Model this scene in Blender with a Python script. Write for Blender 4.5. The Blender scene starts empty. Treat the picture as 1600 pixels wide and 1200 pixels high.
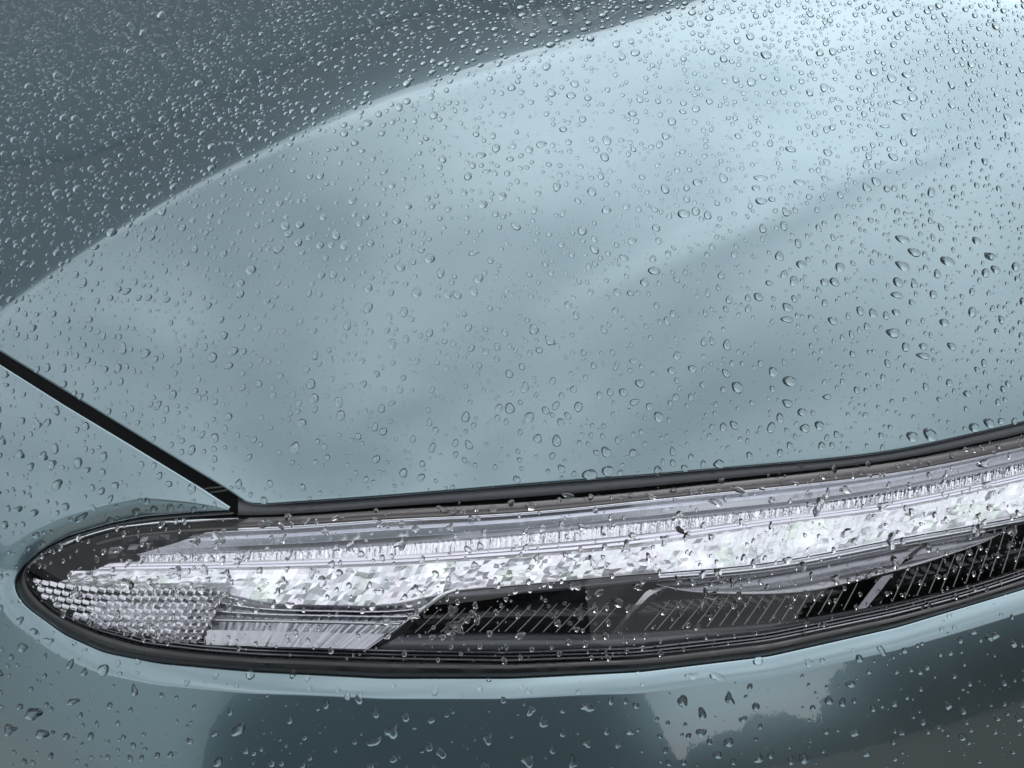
import bpy, bmesh, math, random
import numpy as np
from mathutils import Matrix, Vector
rng = np.random.default_rng(7); random.seed(7)
S = bpy.context.scene; COL = S.collection
R = math.radians
# ------------------------------------------------------------------ camera
CAM = np.array([0., 0., 1.25]); PITCH = R(40); F = 1716.0      # F: focal length in pixels of a 1600-wide frame
cd = bpy.data.cameras.new('camera'); cam = bpy.data.objects.new('camera', cd); COL.objects.link(cam)
cam.location = CAM; cam.rotation_euler = (R(50), 0, 0)
cd.sensor_width = 36; cd.lens = F / 1600 * 36; cd.clip_start = .01; cd.clip_end = 500
cd.dof.use_dof = True; cd.dof.focus_distance = .57; cd.dof.aperture_fstop = 44
S.camera = cam
# ------------------------------------------------------------------ sky, sun, exposure
EXPOSURE = 0.54
S.view_settings.view_transform = 'Standard'; S.view_settings.look = 'None'
S.view_settings.exposure = EXPOSURE; S.view_settings.gamma = 1
W = bpy.data.worlds.new('World'); S.world = W; W.use_nodes = True
wn, wl = W.node_tree.nodes, W.node_tree.links
SUN_EL, SUN_AZ = 27, 40
sky = wn.new('ShaderNodeTexSky'); sky.sky_type = 'NISHITA'; sky.sun_disc = False
sky.sun_elevation = R(SUN_EL); sky.sun_rotation = R(SUN_AZ)
bg = wn['Background']; bg.inputs[1].default_value = .1
tcw = wn.new('ShaderNodeTexCoord'); mpw = wn.new('ShaderNodeMapping'); mpw.inputs['Scale'].default_value = (1, 1, 1.9)
nz = wn.new('ShaderNodeTexNoise'); nz.inputs['Scale'].default_value = 3.1; nz.inputs['Detail'].default_value = 5; nz.inputs['Roughness'].default_value = .5
rp = wn.new('ShaderNodeValToRGB')                                  # overcast: cloud brightness
rp.color_ramp.elements[0].position = .38; rp.color_ramp.elements[0].color = (6.5, 6.85, 7.25, 1)
rp.color_ramp.elements[1].position = .64; rp.color_ramp.elements[1].color = (10.6, 10.9, 11.2, 1)
mxw = wn.new('ShaderNodeMixRGB'); mxw.inputs[0].default_value = .88
wl.new(tcw.outputs['Generated'], mpw.inputs[0]); wl.new(mpw.outputs[0], nz.inputs['Vector']); wl.new(nz.outputs[0], rp.inputs[0])
dotn = wn.new('ShaderNodeVectorMath'); dotn.operation = 'DOT_PRODUCT'            # the overcast is brighter on the side of the hidden sun
dotn.inputs[1].default_value = (math.sin(R(SUN_AZ)) * math.cos(R(SUN_EL)), math.cos(R(SUN_AZ)) * math.cos(R(SUN_EL)), math.sin(R(SUN_EL)))
glow = wn.new('ShaderNodeMapRange'); glow.interpolation_type = 'SMOOTHSTEP'
for k_, v_ in enumerate((.3, 1.0, .97, 2.1)): glow.inputs[k_ + 1].default_value = v_
mulw = wn.new('ShaderNodeVectorMath'); mulw.operation = 'SCALE'
wl.new(tcw.outputs['Generated'], dotn.inputs[0]); wl.new(dotn.outputs['Value'], glow.inputs[0]); wl.new(glow.outputs[0], mulw.inputs['Scale']); wl.new(rp.outputs[0], mulw.inputs[0])
wl.new(sky.outputs[0], mxw.inputs[1]); wl.new(mulw.outputs[0], mxw.inputs[2]); wl.new(mxw.outputs[0], bg.inputs[0])
sd = bpy.data.lights.new('sun', 'SUN'); sd.energy = .5; sd.angle = R(30); sd.color = (1, .97, .93)
sun = bpy.data.objects.new('sun', sd); COL.objects.link(sun)
sun.rotation_euler = (-R(90 - SUN_EL), 0, -R(SUN_AZ))
S.cycles.use_denoising = True; S.cycles.max_bounces = 14; S.cycles.transmission_bounces = 10; S.cycles.glossy_bounces = 6
S.cycles.transparent_max_bounces = 16; S.cycles.sample_clamp_indirect = 6; S.cycles.blur_glossy = .2

# ------------------------------------------------------------------ the body skin: one height field z = f(x, y)
_fw = np.array([0, math.cos(PITCH), -math.sin(PITCH)]); _up = np.array([0, math.sin(PITCH), math.cos(PITCH)]); _rt = np.array([1., 0, 0])
def ray(u, v):
    u = np.asarray(u, float); v = np.asarray(v, float)
    d = _fw + ((u - 800) / F)[..., None] * _rt + ((600 - v) / F)[..., None] * _up
    return d / np.linalg.norm(d, axis=-1, keepdims=True)
def project(P):
    q = np.asarray(P) - CAM; k = F / (q @ _fw)
    return 800 + k * (q @ _rt), 600 - k * (q @ _up)
def table(xs, ys, lo, hi, sig, n=4000):
    x = np.linspace(lo, hi, n); y = np.interp(x, xs, ys)
    k = int(sig / (hi - lo) * n) * 3; g = np.exp(-.5 * (np.arange(-k, k + 1) / (k / 3)) ** 2); g /= g.sum()
    return x, np.convolve(np.pad(y, k, mode='edge'), g, mode='valid')
TS, TA = table([-.30, -.16, -.11, -.07, -.03, 0, .06, .14, .25, .40, .7, 1.2],       # slope in degrees behind the nose line
               [76, 66, 60, 55, 49, 42, 33, 25, 18, 14, 10, 8], -.30, 1.4, .015)
HZ = np.concatenate([[0], np.cumsum(np.tan(np.radians((TA[1:] + TA[:-1]) / 2)) * np.diff(TS))]); HZ -= np.interp(0, TS, HZ)
XF, YF = table([-.7, -.45, -.30, -.22, -.12, 0, .15, .30, .6], [.60, .505, .445, .408, .374, .365, .385, .43, .55], -.7, .6, .05)
DYF = np.gradient(YF, XF)
def sp(d, w): return w * np.logaddexp(0, d / w)
C1 = C2 = None
def f(x, y):
    s = (y - np.interp(x, XF, YF)) / np.sqrt(1 + np.interp(x, XF, DYF) ** 2)
    z = .87 + np.interp(s, TS, HZ)
    if C1 is not None:                                              # the sharp crease of the bonnet
        yc = np.interp(x, C1[0], C1[1]); dy = np.interp(x, C1[0], C1[2])
        z = z - np.interp(x, [-.5, -.15, .05], [.23, .28, .335]) * sp((y - yc) / np.sqrt(1 + dy * dy), .0022)
    if C2 is not None:                                              # the soft second crease
        yc = np.interp(x, C2[0], C2[1]); dy = np.interp(x, C2[0], C2[2])
        d = (yc - y) / np.sqrt(1 + dy * dy)
        z = z - (.19 * sp(d, .005) + .2 * (sp(d, .004) - sp(d - .09, .03))) / (1 + np.exp(-(x - .06) / .05))
    return z
def hit(u, v, h=0.0):
    """the point of the body skin behind a pixel of the 1600x1200 frame, h metres further along the line of sight"""
    u, v = np.broadcast_arrays(np.asarray(u, float), np.asarray(v, float)); d = ray(u, v)
    lo = np.full(u.shape, .15); hi = np.full(u.shape, np.nan)
    for k in range(1, 46):
        t = .15 + k * .045; p = CAM + d * t
        b = (p[..., 2] < f(p[..., 0], p[..., 1])) & np.isnan(hi)
        hi = np.where(b, t, hi); lo = np.where(np.isnan(hi), t, lo)
    hi = np.where(np.isnan(hi), lo + .01, hi)
    for k in range(22):
        m = (lo + hi) / 2; p = CAM + d * m[..., None]; b = p[..., 2] < f(p[..., 0], p[..., 1])
        hi = np.where(b, m, hi); lo = np.where(b, lo, m)
    return CAM + d * ((lo + hi) / 2 + h)[..., None]
def normal(P):
    e = 2e-4; x, y = P[..., 0], P[..., 1]
    n = np.stack([-(f(x + e, y) - f(x - e, y)) / (2 * e), -(f(x, y + e) - f(x, y - e)) / (2 * e), np.ones_like(x)], -1)
    return n / np.linalg.norm(n, axis=-1, keepdims=True)
def plan_curve(pts):
    pts = np.array(pts, float); us = np.linspace(pts[0, 0], pts[-1, 0], 200)
    vs = np.convolve(np.pad(np.interp(us, pts[:, 0], pts[:, 1]), 15, mode='reflect', reflect_type='odd'), np.ones(31) / 31, mode='valid')
    P = hit(us, vs); c = np.polyfit(P[:, 0], P[:, 1], 4); dc = np.polyder(c); xa, xb = P[0, 0], P[-1, 0]
    xs = np.linspace(-1.2, 1.2, 1500); y = np.polyval(c, np.clip(xs, xa, xb))
    y += np.where(xs < xa, (xs - xa) * np.polyval(dc, xa), 0) + np.where(xs > xb, (xs - xb) * np.polyval(dc, xb), 0)
    return xs, y, np.gradient(y, xs)
CREASE = [(-60, 530), (0, 492), (100, 418), (200, 351), (300, 295), (400, 247), (500, 202), (600, 163), (700, 128), (800, 97), (900, 68), (1000, 40), (1100, 8), (1180, -20)]
_c1 = plan_curve(CREASE)
_c2 = plan_curve([(800, 520), (1050, 392), (1300, 303), (1450, 250), (1600, 192), (1750, 130)])
C1, C2 = _c1, _c2

# ------------------------------------------------------------------ helpers
def pm(name, col, rough=.5, metal=0., **kw):
    m = bpy.data.materials.new(name); m.use_nodes = True; b = m.node_tree.nodes['Principled BSDF']
    b.inputs['Base Color'].default_value = (*col, 1); b.inputs['Roughness'].default_value = rough; b.inputs['Metallic'].default_value = metal
    for k, v in kw.items(): b.inputs[k.replace('_', ' ')].default_value = v
    return m
def nodes(m): return m.node_tree.nodes, m.node_tree.links, m.node_tree.nodes['Principled BSDF']
def noise(m, scale, detail=4, rough=.6, vec=None):
    n, l, b = nodes(m); t = n.new('ShaderNodeTexCoord'); x = n.new('ShaderNodeTexNoise')
    x.inputs['Scale'].default_value = scale; x.inputs['Detail'].default_value = detail; x.inputs['Roughness'].default_value = rough
    l.new(t.outputs['Object'], x.inputs['Vector']); return x
def ramp(m, src, stops):
    n, l, b = nodes(m); r = n.new('ShaderNodeValToRGB'); e = r.color_ramp.elements
    while len(e) < len(stops): e.new(.5)
    for q, (p, c) in zip(e, stops): q.position = p; q.color = (*c, 1) if len(c) == 3 else c
    l.new(src, r.inputs[0]); return r
def bump(m, src, strength, dist):
    n, l, b = nodes(m); x = n.new('ShaderNodeBump'); x.inputs['Strength'].default_value = strength; x.inputs['Distance'].default_value = dist
    l.new(src, x.inputs['Height']); l.new(x.outputs[0], b.inputs['Normal']); return x
def mesh(name, V, Q, smooth=True):
    V = np.ascontiguousarray(V, np.float32).reshape(-1, 3); Q = np.ascontiguousarray(Q, np.int32); k = Q.shape[1]
    me = bpy.data.meshes.new(name); me.vertices.add(len(V)); me.vertices.foreach_set('co', V.ravel())
    me.loops.add(Q.size); me.loops.foreach_set('vertex_index', Q.ravel())
    me.polygons.add(len(Q)); me.polygons.foreach_set('loop_start', np.arange(0, Q.size, k, dtype=np.int32))
    me.polygons.foreach_set('loop_total', np.full(len(Q), k, np.int32)); me.polygons.foreach_set('use_smooth', np.full(len(Q), smooth, bool))
    me.update(calc_edges=True); me.validate(); return me
def quads(n, m):
    i = np.arange(n * m).reshape(n, m)
    return np.stack([i[:-1, :-1], i[1:, :-1], i[1:, 1:], i[:-1, 1:]], -1).reshape(-1, 4)
def link(name, me, mat, parent=None, kind=None):
    if mat is not None and not me.materials: me.materials.append(mat)
    o = bpy.data.objects.new(name, me); COL.objects.link(o)
    if parent is not None: o.parent = parent
    if kind: o['kind'] = kind
    return o
def facing(P, Q):
    """turn the faces of a grid towards the camera"""
    Vf = P.reshape(-1, 3); k = Q[len(Q) // 2::max(1, len(Q) // 97)]; a, b, c = Vf[k[:, 0]], Vf[k[:, 1]], Vf[k[:, 2]]
    return Q[:, ::-1] if (np.einsum('ij,ij->i', np.cross(b - a, c - a), a - CAM)).sum() > 0 else Q
def grid(name, P, mat, parent=None, smooth=True, kind=None):
    Q = facing(P, quads(*P.shape[:2])); return link(name, mesh(name, P, Q, smooth), mat, parent, kind)
def spline(pts):
    """natural cubic through (u, v) points; returns v(u), straight beyond the ends"""
    p = np.array(pts, float); x, y = p[:, 0], p[:, 1]; n = len(x); h = np.diff(x); A = np.eye(n); r = np.zeros(n)
    for i in range(1, n - 1):
        A[i, i - 1], A[i, i], A[i, i + 1] = h[i - 1], 2 * (h[i - 1] + h[i]), h[i]
        r[i] = 6 * ((y[i + 1] - y[i]) / h[i] - (y[i] - y[i - 1]) / h[i - 1])
    M = np.linalg.solve(A, r)
    def g(u):
        u = np.asarray(u, float); uc = np.clip(u, x[0], x[-1]); i = np.clip(np.searchsorted(x, uc) - 1, 0, n - 2); a = x[i + 1] - uc; b = uc - x[i]; H = h[i]
        v = M[i] * a**3 / (6 * H) + M[i + 1] * b**3 / (6 * H) + (y[i] / H - M[i] * H / 6) * a + (y[i + 1] / H - M[i + 1] * H / 6) * b
        return v + np.where(u > x[-1], (u - x[-1]) * (y[-1] - y[-2]) / h[-1], 0) + np.where(u < x[0], (u - x[0]) * (y[1] - y[0]) / h[0], 0)
    return g
def resample(p, n, dens=None):
    p = np.array(p, float); s = np.concatenate([[0], np.cumsum(np.hypot(*np.diff(p, axis=0).T))])
    q = np.linspace(0, s[-1], n); return np.stack([np.interp(q, s, p[:, 0]), np.interp(q, s, p[:, 1])], 1)
def soften(p, k):
    g = np.hanning(2 * k + 3)[1:-1]; g /= g.sum()
    return np.stack([np.convolve(np.pad(p[:, j], k, mode='reflect', reflect_type='odd'), g, mode='valid') for j in (0, 1)], 1)
def outward(p, sign):
    t = np.gradient(p, axis=0); t /= np.linalg.norm(t, axis=1, keepdims=True) + 1e-9
    return sign * np.stack([-t[:, 1], t[:, 0]], 1)
def hem(p, out, r=4.5, drop=.014, n=6):
    """rolled edge of a panel: rows of points turning from the skin down into the gap"""
    base = hit(p[:, 0], p[:, 1]); dist = np.linalg.norm(base - CAM, axis=1); rows = []
    for k in range(1, n + 2):
        a = min(k, n) / n * math.pi / 2; q = p + out * (r * math.sin(a))
        hgt = dist / F * r * (1 - math.cos(a)) + (drop if k > n else 0)
        d = ray(q[:, 0], q[:, 1]); rows.append(CAM + d * (dist + hgt)[:, None] if False else hit(q[:, 0], q[:, 1], hgt))
    return np.stack(rows, 0)
def sweep(name, top, bot, u0, u1, nu, hs, mat, parent, skirt=.02, smooth=True, kind=None, u_pow=1.0, cut=0):
    """a long strip between two pixel curves; hs = [(w, depth)] is its cross-section, skirts close its two long sides"""
    t = np.linspace(0, 1, nu) ** u_pow; rows = []
    def line(w):                                                     # cut slants the outer end
        u = u0 + cut * w + (u1 - u0 - cut * w) * t; return u, top(u) + (bot(u) - top(u)) * w
    if skirt: rows.append(hit(*line(0), hs[0][1] + skirt))
    for w, h in hs: rows.append(hit(*line(w), h))
    if skirt: rows.append(hit(*line(1), hs[-1][1] + skirt))
    return grid(name, np.stack(rows, 0), mat, parent, smooth, kind)

# ------------------------------------------------------------------ materials
paint = pm('car_paint', (.20, .29, .325), .19, .9, Coat_Weight=1., Coat_Roughness=.015, Coat_IOR=1.75)
n_ = noise(paint, 2600, 2); n, l, b = nodes(paint)
rc = ramp(paint, n_.outputs[0], [(.3, (.160, .234, .262)), (.7, (.188, .264, .290))]); l.new(rc.outputs[0], b.inputs['Base Color'])
n_ = noise(paint, 190, 2); bp = n.new('ShaderNodeBump'); bp.inputs['Strength'].default_value = .05; bp.inputs['Distance'].default_value = .0003   # slight orange peel of the clear coat
l.new(n_.outputs[0], bp.inputs['Height']); l.new(bp.outputs[0], b.inputs['Coat Normal'])
rubber = pm('black_rubber', (.075, .077, .084), .42); n_ = noise(rubber, 900, 3); bump(rubber, n_.outputs[0], .5, .0006)
wet_rubber = pm('wet_black_rubber', (.008, .008, .009), .3, Coat_Weight=.6)
n_ = noise(wet_rubber, 45, 3); n, l, b = nodes(wet_rubber); rr = ramp(wet_rubber, n_.outputs[0], [(.47, (.55,) * 3), (.6, (.06,) * 3)]); l.new(rr.outputs[0], b.inputs['Roughness'])
dark_inner = pm('shaded_inner_panel', (.006, .006, .007), .55)
gloss_black = pm('gloss_black_plastic', (.006, .006, .007), .09)
dark_plastic = pm('dark_lamp_plastic', (.03, .03, .033), .22)
grey_plastic = pm('grey_lamp_plastic', (.115, .118, .13), .28, .35)
smoked = pm('smoked_chrome', (.22, .22, .235), .16, 1.)
mid_grey_m = pm('mid_grey_chrome', (.38, .38, .40), .2, 1.)
bronze = pm('brown_grey_trim', (.145, .132, .130), .3, .75)
chrome = pm('chrome', (.90, .90, .93), .05, 1.)
satin = pm('satin_chrome', (.84, .85, .89), .22, 1.)
white_chrome = pm('lit_light_guide', (.93, .93, .97), .14, .8, Emission_Color=(.95, .95, 1, 1), Emission_Strength=.08)   # the daytime lamp is lit
prism_m = pm('prism_reflector', (.9, .9, .95), .2, .92)
n_ = noise(prism_m, 42, 2); n, l, b = nodes(prism_m)                # dispersed light put into the base colour as faint tints
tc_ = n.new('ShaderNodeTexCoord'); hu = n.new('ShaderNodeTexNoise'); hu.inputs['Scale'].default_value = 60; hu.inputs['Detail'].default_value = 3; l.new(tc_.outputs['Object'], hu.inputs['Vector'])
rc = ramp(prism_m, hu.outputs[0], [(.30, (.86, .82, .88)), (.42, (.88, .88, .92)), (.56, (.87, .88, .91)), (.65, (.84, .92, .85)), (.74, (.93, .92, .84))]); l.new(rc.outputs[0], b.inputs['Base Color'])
es = ramp(prism_m, n_.outputs[0], [(.36, (.01,) * 3), (.54, (.04,) * 3), (.70, (.20,) * 3)]); l.new(rc.outputs[0], b.inputs['Emission Color']); l.new(es.outputs[0], b.inputs['Emission Strength'])   # patchy glow added to brighten the prism facets
fin_m = pm('pale_fin', (.62, .60, .585), .35)
cell_m = pm('reflex_chrome', (.80, .80, .82), .06, 1.)
water = bpy.data.materials.new('rain_water'); water.use_nodes = True; n, l = water.node_tree.nodes, water.node_tree.links
n.remove(n['Principled BSDF']); g_ = n.new('ShaderNodeBsdfGlass'); g_.inputs['IOR'].default_value = 1.333; g_.inputs['Roughness'].default_value = 0; l.new(g_.outputs[0], n['Material Output'].inputs[0])
clear = bpy.data.materials.new('clear_lens'); clear.use_nodes = True; n, l = clear.node_tree.nodes, clear.node_tree.links   # thin clear sheet
n.remove(n['Principled BSDF']); tr = n.new('ShaderNodeBsdfTransparent'); gl = n.new('ShaderNodeBsdfGlossy'); gl.inputs['Roughness'].default_value = .01
fr = n.new('ShaderNodeFresnel'); fr.inputs['IOR'].default_value = 1.5; mx = n.new('ShaderNodeMixShader')
l.new(fr.outputs[0], mx.inputs[0]); l.new(tr.outputs[0], mx.inputs[1]); l.new(gl.outputs[0], mx.inputs[2]); l.new(mx.outputs[0], n['Material Output'].inputs[0])

# ------------------------------------------------------------------ the car
car = bpy.data.objects.new('car', None); COL.objects.link(car); car.location = (0, .6, 0)
car['label'] = 'grey teal metallic car front corner beaded with rain, with slim clear headlight'; car['category'] = 'car'
PAR = Matrix.Translation((0, -.6, 0))
def part(o): o.matrix_parent_inverse = PAR; return o
# bonnet ---------------------------------------------------------
gap_top = [(-300, 364), (0, 545), (100, 606), (200, 667), (300, 728), (350, 758), (366, 768), (377, 776), (386, 782), (396, 784.5)]
front = [(420, 785), (600, 772.5), (800, 756), (1000, 740), (1200, 722.5), (1400, 700.5), (1510, 677.5), (1600, 656.5), (1900, 581)]
fs = spline(front); uu = np.linspace(420, 1900, 400)
edge = np.array(gap_top + list(zip(uu, fs(uu))))
NU, NV = 660, 430
ue = np.concatenate([np.linspace(-300, 360, 200), np.linspace(362, 404, 40), np.linspace(408, 1900, NU - 240)])
ve = np.interp(ue, edge[:, 0], edge[:, 1])
tt = np.linspace(0, 1, NV)
U = np.broadcast_to(ue, (NV, NU)); V = -170 + (ve + 170) * tt[:, None]
P = hit(U, V); pe = np.stack([ue, ve], 1)
P = np.concatenate([P, hem(pe, outward(pe, 1), 4.0)], 0)
bonnet = part(grid('bonnet', P, paint, car))
# bumper: wraps the headlight opening ------------------------------
body_edge = [(358, 797), (300, 800), (225, 807), (175, 817), (105, 838), (60, 862), (35, 885), (22, 907), (23, 925), (38, 947), (70, 970), (100, 992), (162, 1020), (250, 1037),
             (400, 1050), (600, 1060), (800, 1060), (1000, 1050), (1200, 1026), (1400, 981), (1500, 951), (1600, 921), (1750, 865), (1900, 800)]
NB = 520
inner = soften(resample(body_edge, NB), 5); inner[0] = (358, 797)
gap_low = [(357, 796), (311, 766), (199, 698), (99, 638), (-1, 575), (-300, 386)]
ka, kb = int(np.argmin(np.hypot(inner[:, 0] - 35, inner[:, 1] - 885))), int(np.argmin(np.hypot(inner[:, 0] - 70, inner[:, 1] - 970)))
outer = np.concatenate([resample(gap_low, ka), resample([(-300, 387), (-300, 1380)], kb - ka + 1)[:-0 or None], resample([(-290, 1385), (1900, 1385)], NB - kb - 1)])
on = outward(inner, -1)
if (on[NB // 2, 1] < 0): on = -on
prog = np.concatenate([[0], np.cumsum(np.hypot(*np.diff(inner, axis=0).T))]); lipw = 27 * np.clip(prog / 130, 0, 1) ** .8
def lip(q):                                                          # depth of the flared lip around the lamp opening
    return .0042 * np.clip(1 - q, 0, None) ** 1.25
lipa = np.where(np.arange(NB) > ka, np.interp(inner[:, 0], [25, 330], [.4, 1]), 1); lipa = np.convolve(np.pad(lipa, 12, mode='edge'), np.ones(25) / 25, mode='valid')
rows = []
start = inner + on * lipw[:, None]
for q in np.linspace(0, 1, 12):
    p = inner + on * (lipw * q)[:, None]; rows.append(hit(p[:, 0], p[:, 1], lip(q) * lipa * np.clip(prog / 130, 0, 1) + .0004))
for q in np.concatenate([np.linspace(.01, .2, 14), np.linspace(.22, 1, 70)]):
    p = start + (outer - start) * q; rows.append(hit(p[:, 0], p[:, 1], 0))
P = np.stack(rows, 0)
back = hit(inner[:, 0], inner[:, 1], .03)[None]
hm = hem(outer, outward(outer, 1 if outward(outer, 1)[20, 1] < 0 else -1), 6.5)
bumper = part(grid('bumper', np.concatenate([back, P, hm[:, :, :]], 0), paint, car))
# dark structure under the panel gaps -------------------------------
uu = np.linspace(-300, 1900, 80); vv = np.interp(uu, edge[:, 0], edge[:, 1])
P = np.stack([hit(uu, vv + o, .016 + .012 * (o > -30) * (o < 55)) for o in (-70, -35, -8, 20, 48, 70)], 0)
part(grid('gap_channel', P, dark_inner, car))
# rubber drain ribs at the end of the gap
rib_m = pm('grey_rubber_rib', (.10, .095, .092), .4)
for a, bq in (((318, 764), (352, 760)), ((322, 771), (360, 765))):
    p = resample([a, bq], 12); wv = np.array([[0, -1.6], [0, 0], [0, 1.6]]); P = np.stack([hit((p + w)[:, 0], (p + w)[:, 1], .012 - .001 * (k == 1)) for k, w in enumerate(wv)], 0)
    part(grid('gap_rib', P, rib_m, car))
# seal strip between bonnet and lamp
seal_top = spline([(376, 783), (420, 786), (600, 776), (800, 760), (1000, 744), (1200, 727), (1400, 705), (1510, 682), (1600, 661), (1900, 588)])
seal_bot = spline([(376, 806), (420, 805), (600, 793), (800, 779), (1000, 762), (1200, 742), (1400, 718), (1510, 697), (1600, 677), (1900, 606)])
part(sweep('bonnet_seal', seal_top, seal_bot, 372, 1900, 200, [(-.35, .010), (0, .0048), (.25, .0036), (.6, .0032), (.9, .0038), (1.0, .0062)], rubber, car))
# gasket around the lamp opening
ob = resample(body_edge, 420); ob = soften(ob, 5); lens_edge = [(372, 806), (300, 811), (250, 815), (175, 824), (100, 848), (62, 868), (45, 884), (40, 898), (44, 914), (60, 934), (87, 957), (150, 985), (225, 1006),
     (312, 1017), (400, 1024), (600, 1031), (800, 1034), (1000, 1027), (1200, 1004), (1400, 962), (1500, 936), (1600, 904), (1750, 846), (1900, 780)]
ib = soften(resample(lens_edge, 420), 5)
P = np.stack([hit((ob + (ib - ob) * w)[:, 0], (ob + (ib - ob) * w)[:, 1], h) for w, h in ((-.12, .016), (0, .0085), (.2, .0062), (.55, .0052), (.85, .0058), (1, .010))], 0)
part(grid('lamp_gasket', P, wet_rubber, car))

# ------------------------------------------------------------------ headlight (a part of the car; its pieces are sub-parts)
T_ = lambda *p: spline(p)
# outer clear cover: wraps from the seal down to the gasket
nt, nw = 240, 40
t = np.linspace(0, 1, nt); ul = 40 + (1880 - 40) * t ** 2
up = np.array([(40, 898), (45, 884), (62, 868), (100, 848), (175, 824), (250, 815), (300, 811), (372, 806), (420, 806), (600, 794), (800, 780), (1000, 763), (1200, 743), (1400, 719), (1510, 698), (1600, 678), (1900, 607)], float)
dn = np.array([(40, 898), (44, 914), (60, 934), (87, 957), (150, 985), (225, 1006), (312, 1017), (400, 1024), (600, 1031), (800, 1034), (1000, 1027), (1200, 1004), (1400, 962), (1500, 936), (1600, 904), (1750, 846), (1900, 780)], float)
st = lambda p: (np.sqrt(np.clip((p[:, 0] - 40) / 1840, 0, None)), p[:, 1])
vt = np.interp(t, *st(up)); vb = np.interp(t, *st(dn))
ker = np.hanning(9); ker /= ker.sum()
vt[1:-1] = np.convolve(np.pad(vt, 4, mode='reflect', reflect_type='odd'), ker, mode='valid')[1:-1]; vb[1:-1] = np.convolve(np.pad(vb, 4, mode='reflect', reflect_type='odd'), ker, mode='valid')[1:-1]
w = np.linspace(0, 1, nw)[:, None]; Vl = vt + (vb - vt) * w; Ul = np.broadcast_to(ul, Vl.shape)
rimh = .0035 * (np.clip(1 - np.minimum(w, 1 - w) / .07, 0, 1) ** 2)
lens_rec = lambda u, q: .0072 * (1 / (1 + np.exp(-(u - 990) / 70))) * np.clip(q, 0, 1) ** 1.3   # the inner end of the lens stands more upright
lampP = hit(Ul, Vl, .0012 + rimh + lens_rec(Ul, w))
headlight = part(grid('headlight', lampP, clear, car)); headlight['label'] = 'slim clear headlight with pointed outer end, silvery band above black window'
LP = lambda o: o
def lam(name, P, mat, **k): o = grid(name, P, mat, headlight, **k); o.matrix_parent_inverse = Matrix.Identity(4); return o
def lsweep(*a, **k): o = sweep(*a, headlight, **k); return o
# housing tray behind everything
hs = [(0, .009), (.03, .03), (.12, .046), (.5, .05), (.9, .048), (.97, .03), (1, .009)]
P = np.stack([hit(ul, vt + (vb - vt) * q, h) for q, h in hs], 0); lam('lamp_housing', P, dark_plastic)
# brown-grey trim under the seal, its bright bead, stepped grey band
trim_t = T_((372, 808), (420, 807), (600, 796), (800, 785), (1000, 768), (1200, 746), (1400, 721), (1600, 684), (1900, 612))
trim_b = T_((372, 824), (420, 822), (600, 811), (800, 801), (1000, 782), (1200, 761), (1400, 737), (1600, 697), (1900, 626))
band_t = T_((250, 838), (372, 829), (420, 827), (600, 815), (800, 804.5), (1000, 785.5), (1200, 765), (1400, 740.5), (1600, 700), (1900, 629))
band_b = T_((200, 867), (300, 864), (420, 860), (600, 850), (800, 835), (1000, 815), (1200, 795), (1400, 766), (1600, 722), (1900, 650))
flute_b = T_((120, 884), (215, 877), (300, 876), (420, 873.5), (600, 867), (800, 852), (1000, 832), (1200, 808), (1400, 780), (1600, 737), (1900, 664))
bar_b = T_((120, 892), (215, 893), (300, 892), (420, 890), (600, 884), (800, 872), (1000, 854), (1200, 823), (1400, 796), (1580, 757), (1900, 684))
prism_b = T_((100, 915), (200, 921), (330, 923), (400, 939), (520, 946), (620, 944), (690, 929), (800, 915), (1000, 897), (1200, 879), (1400, 842), (1600, 806), (1900, 735))
lsweep('trim_strip', trim_t, trim_b, 392, 1900, 200, [(0, .006), (.1, .0045), (.9, .0055), (1, .007)], bronze, cut=-34)
lsweep('bright_bead', trim_b, band_t, 372, 1900, 200, [(0, .0062), (.35, .0045), (.7, .0045), (1, .0062)], chrome)
lsweep('grey_band', band_t, band_b, 322, 1900, 240, [(0, .0065), (.04, .0072), (.38, .0098), (.40, .0082), (.72, .0092), (.74, .0112), (1, .0135)], satin, smooth=False, cut=-110)
# chrome lines that run round the pointed end
tipl = resample([(44, 886), (62, 869), (100, 849), (140, 835), (175, 825), (250, 816), (310, 812.5), (372, 810)], 60); tipl = soften(tipl, 3)
for pl, hh in ((tipl, .0035), (soften(resample([(150, 850), (175, 843), (212, 836), (275, 830), (320, 827), (372, 825)], 50), 3), .006)):
    o_ = outward(pl, 1); P = np.stack([hit((pl + o_ * q)[:, 0], (pl + o_ * q)[:, 1], hh + abs(q) * .0005) for q in (-2.2, -1, 0, 1, 2.2)], 0); lam('chrome_line', P, bronze if hh > .005 else chrome)
# fluted strip: wavy chrome flutes of uneven width
nu = 1300; t = np.linspace(0, 1, nu); u = 215 + (1900 - 215) * t; ph = np.cumsum(.10 + .16 * rng.random(nu // 20 + 1).repeat(20)[:nu] * (1.0))
rows = [hit(u, band_b(u), .034)]
for q, dp in ((0, 0), (.25, .5), (.5, .3), (.75, .9), (1, .6)):
    rows.append(hit(u, band_b(u) + (flute_b(u) - band_b(u)) * q, .0165 + .0011 * np.sin(ph * 4.2 + dp * 2) + .0006 * np.sin(ph * 9.7 + 3 * dp)))
lam('fluted_strip', np.stack(rows, 0), chrome)
lsweep('light_bar', flute_b, bar_b, 172, 1900, 220, [(0, .0150), (.1, .0120), (.28, .0128), (.32, .0140), (.42, .0116), (.55, .0120), (.6, .0138), (.72, .0112), (.85, .0116), (1, .0150)], white_chrome, smooth=False, cut=-30)
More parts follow.
